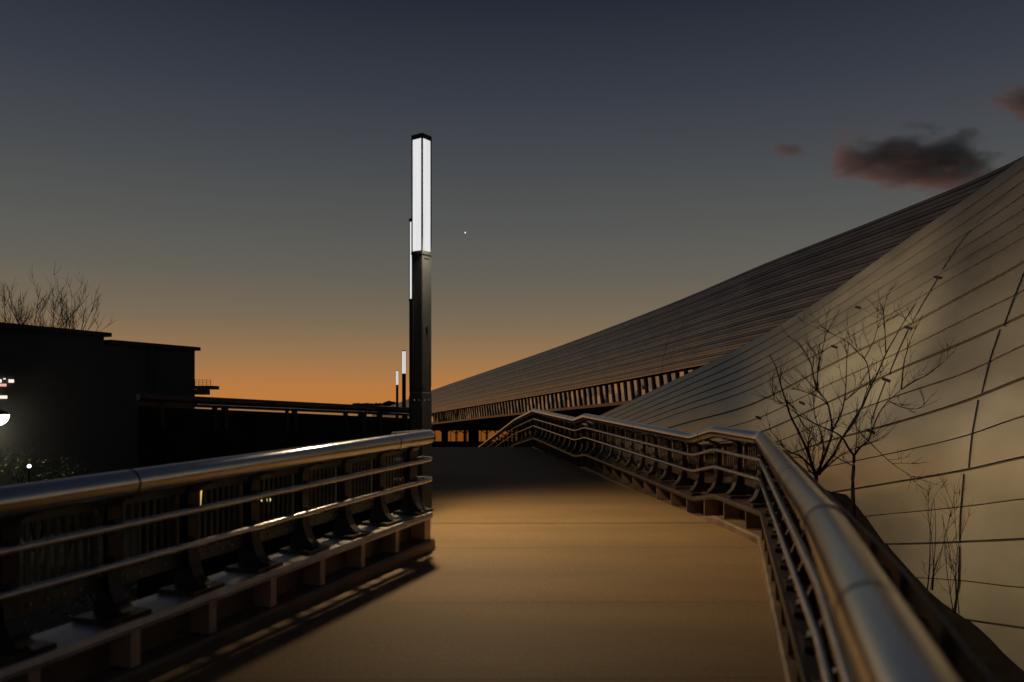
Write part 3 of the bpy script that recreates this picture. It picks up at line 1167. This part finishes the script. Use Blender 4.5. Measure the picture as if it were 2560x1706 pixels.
for i, (x, y, hh, lab) in enumerate(((1255, 860, 1.6, "thin bare sapling against the pale shell, left one of the pair low at right"),
                                     (1440, 1020, 1.8, "thin bare sapling against the pale shell, right one of the pair low at right"))):
    rng = random.Random(30 + i)
    b = P(*z3p(x, y + 60), 13.2)
    root = empty("sapling", b, lab, "sapling", "saplings by the shell")
    tm = MB(); cm = MB()
    for k in range(4):
        d_ = Vector((rng.uniform(-.12, .12), rng.uniform(-.2, .2), 1)).normalized()
        q = [b + Vector((rng.uniform(-.05, .05), 0, 0))]
        for s in range(6):
            d_ = (d_ + Vector((rng.uniform(-.12, .12), rng.uniform(-.1, .1), .05))).normalized()
            q.append(q[-1] + d_ * hh / 6 * rng.uniform(.7, 1.1))
        if k == 0: limb(tm, q[:4], .012, .008, 5)
        limb(cm, q, .008, .003, 4)
        twigs(cm, q, rng, 5, .5, .005)
    tm.build("stem", "bark", root)
    cm.build("branches", "twig", root)


def wild_tree(px, py_top, Y, label, seed, n_main, spread):
    rng = random.Random(seed)
    t_ = P(px, py_top, Y)
    b = Vector((t_.x, Y, 0))
    H = t_.z
    root = empty("bare_tree", b, label, "tree", "bare trees behind the dark hall")
    tm = MB()
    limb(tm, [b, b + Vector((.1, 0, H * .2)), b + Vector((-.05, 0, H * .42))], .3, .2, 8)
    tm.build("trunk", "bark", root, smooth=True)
    cm = MB()
    base = b + Vector((-.05, 0, H * .41))

    def grow(p, d_, L, r, lev):
        q = [p]
        n = 6
        for s in range(n):
            d_ = (d_ + Vector((rng.uniform(-.16, .16), rng.uniform(-.16, .16), rng.uniform(-.02, .12)))).normalized()
            q.append(q[-1] + d_ * L / n)
        limb(cm, q, r, r * .4, 5 if lev == 0 else 4)
        if lev < 3:
            for _ in range(5 if lev == 0 else 4 if lev == 1 else 3):
                i = rng.randrange(2, n)
                d2 = (d_ + Vector((rng.uniform(-1, 1), rng.uniform(-1, 1), rng.uniform(-.1, .7))) * .75).normalized()
                grow(q[i], d2, L * rng.uniform(.4, .62), max(.012, r * .5), lev + 1)

    for k in range(n_main):
        x = lerp(-spread, spread, (k + .5) / n_main) + rng.uniform(-.15, .15)
        grow(base + Vector((0, 0, rng.uniform(-.6, .4))), Vector((x, rng.uniform(-.5, .5), 1)).normalized(), H * .405 * rng.uniform(.8, 1.1), .05, 0)
    cm.build("branches", "twig", root)


wild_tree(70, 720, 56, "bare tree with upright branches behind the hall, the left one of the pair", 5, 5, .42)
wild_tree(150, 690, 60, "bare tree with fanning branches behind the hall roof, the right one of the pair", 8, 9, .46)


# ------------------------------------------------------------------ leafy shrubs on the lower ground at the left
def shrub(x, y, h, r, label, seed, n=1500):
    rng = random.Random(seed)
    root = empty("shrub", (x, y, 0), label, "shrub", "shrubs on the lower ground at the left")
    sm = MB()
    for k in range(6):
        a_ = rng.uniform(0, 6.28)
        sm.tube([Vector((x, y, 0)), Vector((x + r * .3 * math.cos(a_), y + r * .3 * math.sin(a_), h * .5)), Vector((x + r * .7 * math.cos(a_), y + r * .7 * math.sin(a_), h * .9))], [.03, .02, .008], 5)
    sm.build("stem", "bark", root)
    lm = MB()
    clumps = [(Vector((x + rng.gauss(0, r * .45), y + rng.gauss(0, r * .45), h * rng.uniform(.3, .95))), rng.uniform(.2, .45) * r) for _ in range(14)]
    for _ in range(n):
        c, cr = rng.choice(clumps)
        p = c + Vector((rng.gauss(0, cr), rng.gauss(0, cr), rng.gauss(0, cr * .8)))
        u = Vector((rng.uniform(-1, 1), rng.uniform(-1, 1), rng.uniform(-1, .4))).normalized()
        v = u.cross(Vector((rng.uniform(-1, 1), rng.uniform(-1, 1), rng.uniform(-1, 1)))).normalized()
        s = rng.uniform(.035, .08)
        b = len(lm.v)
        lm.v += [tuple(p - u * s), tuple(p + v * s * .4), tuple(p + u * s), tuple(p - v * s * .4)]
        lm.f.append((b, b + 1, b + 2, b + 3))
    lm.build("foliage", "leaf", root)


for i, (px_, Y, py_, r, lab) in enumerate((
        (20, 30.5, 1140, 1.1, "sparse leafy shrub at the left edge under the glaring street lamp"),
        (95, 30, 1160, 1.0, "sparse shrub beside the small white spot light, second from the left edge"),
        (170, 30.5, 1150, 1.0, "loose shrub with lit leaves just above the left handrail, third from the left edge"),
        (235, 30, 1185, .8, "low shrub with few lit leaves above the left handrail, nearest the black parapet"),
        (300, 17, 1390, 1.1, "green shrub seen low through the gap above the left ledge, left one of two"),
        (440, 17, 1370, 1.2, "green shrub seen low through the gap above the left ledge, right one of two"),
        (620, 20, 1330, 1.0, "dim shrub behind the middle bays of the left railing"))):
    p = P(px_, py_, Y)
    shrub(p.x, Y, p.z, r, lab, 50 + i)

# ------------------------------------------------------------------ far tree line, star and clouds
hl = MB()
rows = []
for i in range(40):
    px_ = 880 + i * 5
    h = 1011 - 6 * math.exp(-((px_ - 975) / 14) ** 2) - 2.5 * abs(math.sin(i * 1.7)) - 1.5 * abs(math.sin(i * .63))
    p = P(px_, h, 2440)
    rows.append([p, Vector((p.x, p.y + 20, p.z - 1.5)), Vector((p.x, p.y + 30, 0)), Vector((p.x, p.y, 0))])
hl.quad_strip(rows, closed=True)
tag(hl.build("hills", "far_dark"), kind="structure")

sp_ = P(1163, 582, 2500)
s = MB().sphere(sp_, 2.2, 12, 8).build("star", "star_glow", None, origin=sp_)
tag(s, "tiny white evening star alone in the sky right of the tall lamp", "star")


def cloud_material(name, seed, size, dens):
    m = bpy.data.materials.new(name)
    m.use_nodes = True
    t = m.node_tree
    t.nodes.clear()
    o = t.nodes.new("ShaderNodeOutputMaterial")
    v = t.nodes.new("ShaderNodeVolumePrincipled")
    v.inputs["Color"].default_value = (.97, .80, .84, 1)
    v.inputs["Anisotropy"].default_value = .25
    v.inputs["Absorption Color"].default_value = (.5, .36, .36, 1)
    c = t.nodes.new("ShaderNodeTexCoord")
    n = t.nodes.new("ShaderNodeTexNoise")
    mp = t.nodes.new("ShaderNodeMapping")
    mp.inputs["Location"].default_value = (seed, seed * .7, 0)
    mp.inputs["Scale"].default_value = (size, size, size * 2.6)
    t.links.new(c.outputs["Object"], mp.inputs[0])
    t.links.new(mp.outputs[0], n.inputs[0])
    n.inputs["Scale"].default_value = 1
    n.inputs["Detail"].default_value = 6
    n.inputs["Roughness"].default_value = .6
    # falloff from the middle of the ellipsoid
    g2 = t.nodes.new("ShaderNodeTexCoord")
    ln = t.nodes.new("ShaderNodeVectorMath"); ln.operation = 'LENGTH'
    mp2 = t.nodes.new("ShaderNodeMapping")
    mp2.inputs["Location"].default_value = (-1, -1, -1); mp2.inputs["Scale"].default_value = (2, 2, 2)
    t.links.new(g2.outputs["Generated"], mp2.inputs[0])
    t.links.new(mp2.outputs[0], ln.inputs[0])
    sub = t.nodes.new("ShaderNodeMath"); sub.operation = 'MULTIPLY_ADD'
    sub.inputs[1].default_value = -.55; sub.inputs[2].default_value = .1
    t.links.new(ln.outputs["Value"], sub.inputs[0])
    ad = t.nodes.new("ShaderNodeMath"); ad.operation = 'ADD'
    t.links.new(sub.outputs[0], ad.inputs[0]); t.links.new(n.outputs[0], ad.inputs[1])
    mr = t.nodes.new("ShaderNodeMapRange")
    mr.inputs["From Min"].default_value = .24; mr.inputs["From Max"].default_value = .36
    mr.inputs["To Min"].default_value = 0; mr.inputs["To Max"].default_value = dens
    t.links.new(ad.outputs[0], mr.inputs["Value"])
    t.links.new(mr.outputs[0], v.inputs["Density"])
    t.links.new(v.outputs[0], o.inputs["Volume"])
    MATS[name] = m
    return m


def cloud(px, py, wpx, hpx, seed, dens, label, tilt=0.0, Y=1800.0):
    c = P(px, py, Y)
    w_ = wpx / F * Y; h_ = hpx / F * Y
    m = cloud_material("cloud_%d" % seed, seed, 3.2 / w_ * 2.2, dens)
    mb = MB().sphere(Vector((0, 0, 0)), 1, 24, 14, (w_ / 2, w_ / 3, h_ / 2))
    ob = mb.build("cloud", m, None, smooth=True)
    ob.location = c
    ob.rotation_euler = (0, tilt, 0)
    tag(ob, label, "cloud", "dark clouds at the upper right")


cloud(2300, 408, 680, 150, 3, .023, "largest dark purple cloud above the roof line at the right", R(8))
cloud(1970, 376, 130, 50, 9, .03, "smallest wisp of cloud, left of the big dark cloud", R(10))
cloud(2580, 262, 260, 110, 14, .03, "reddish cloud cut by the right edge, above the big dark cloud", R(14))
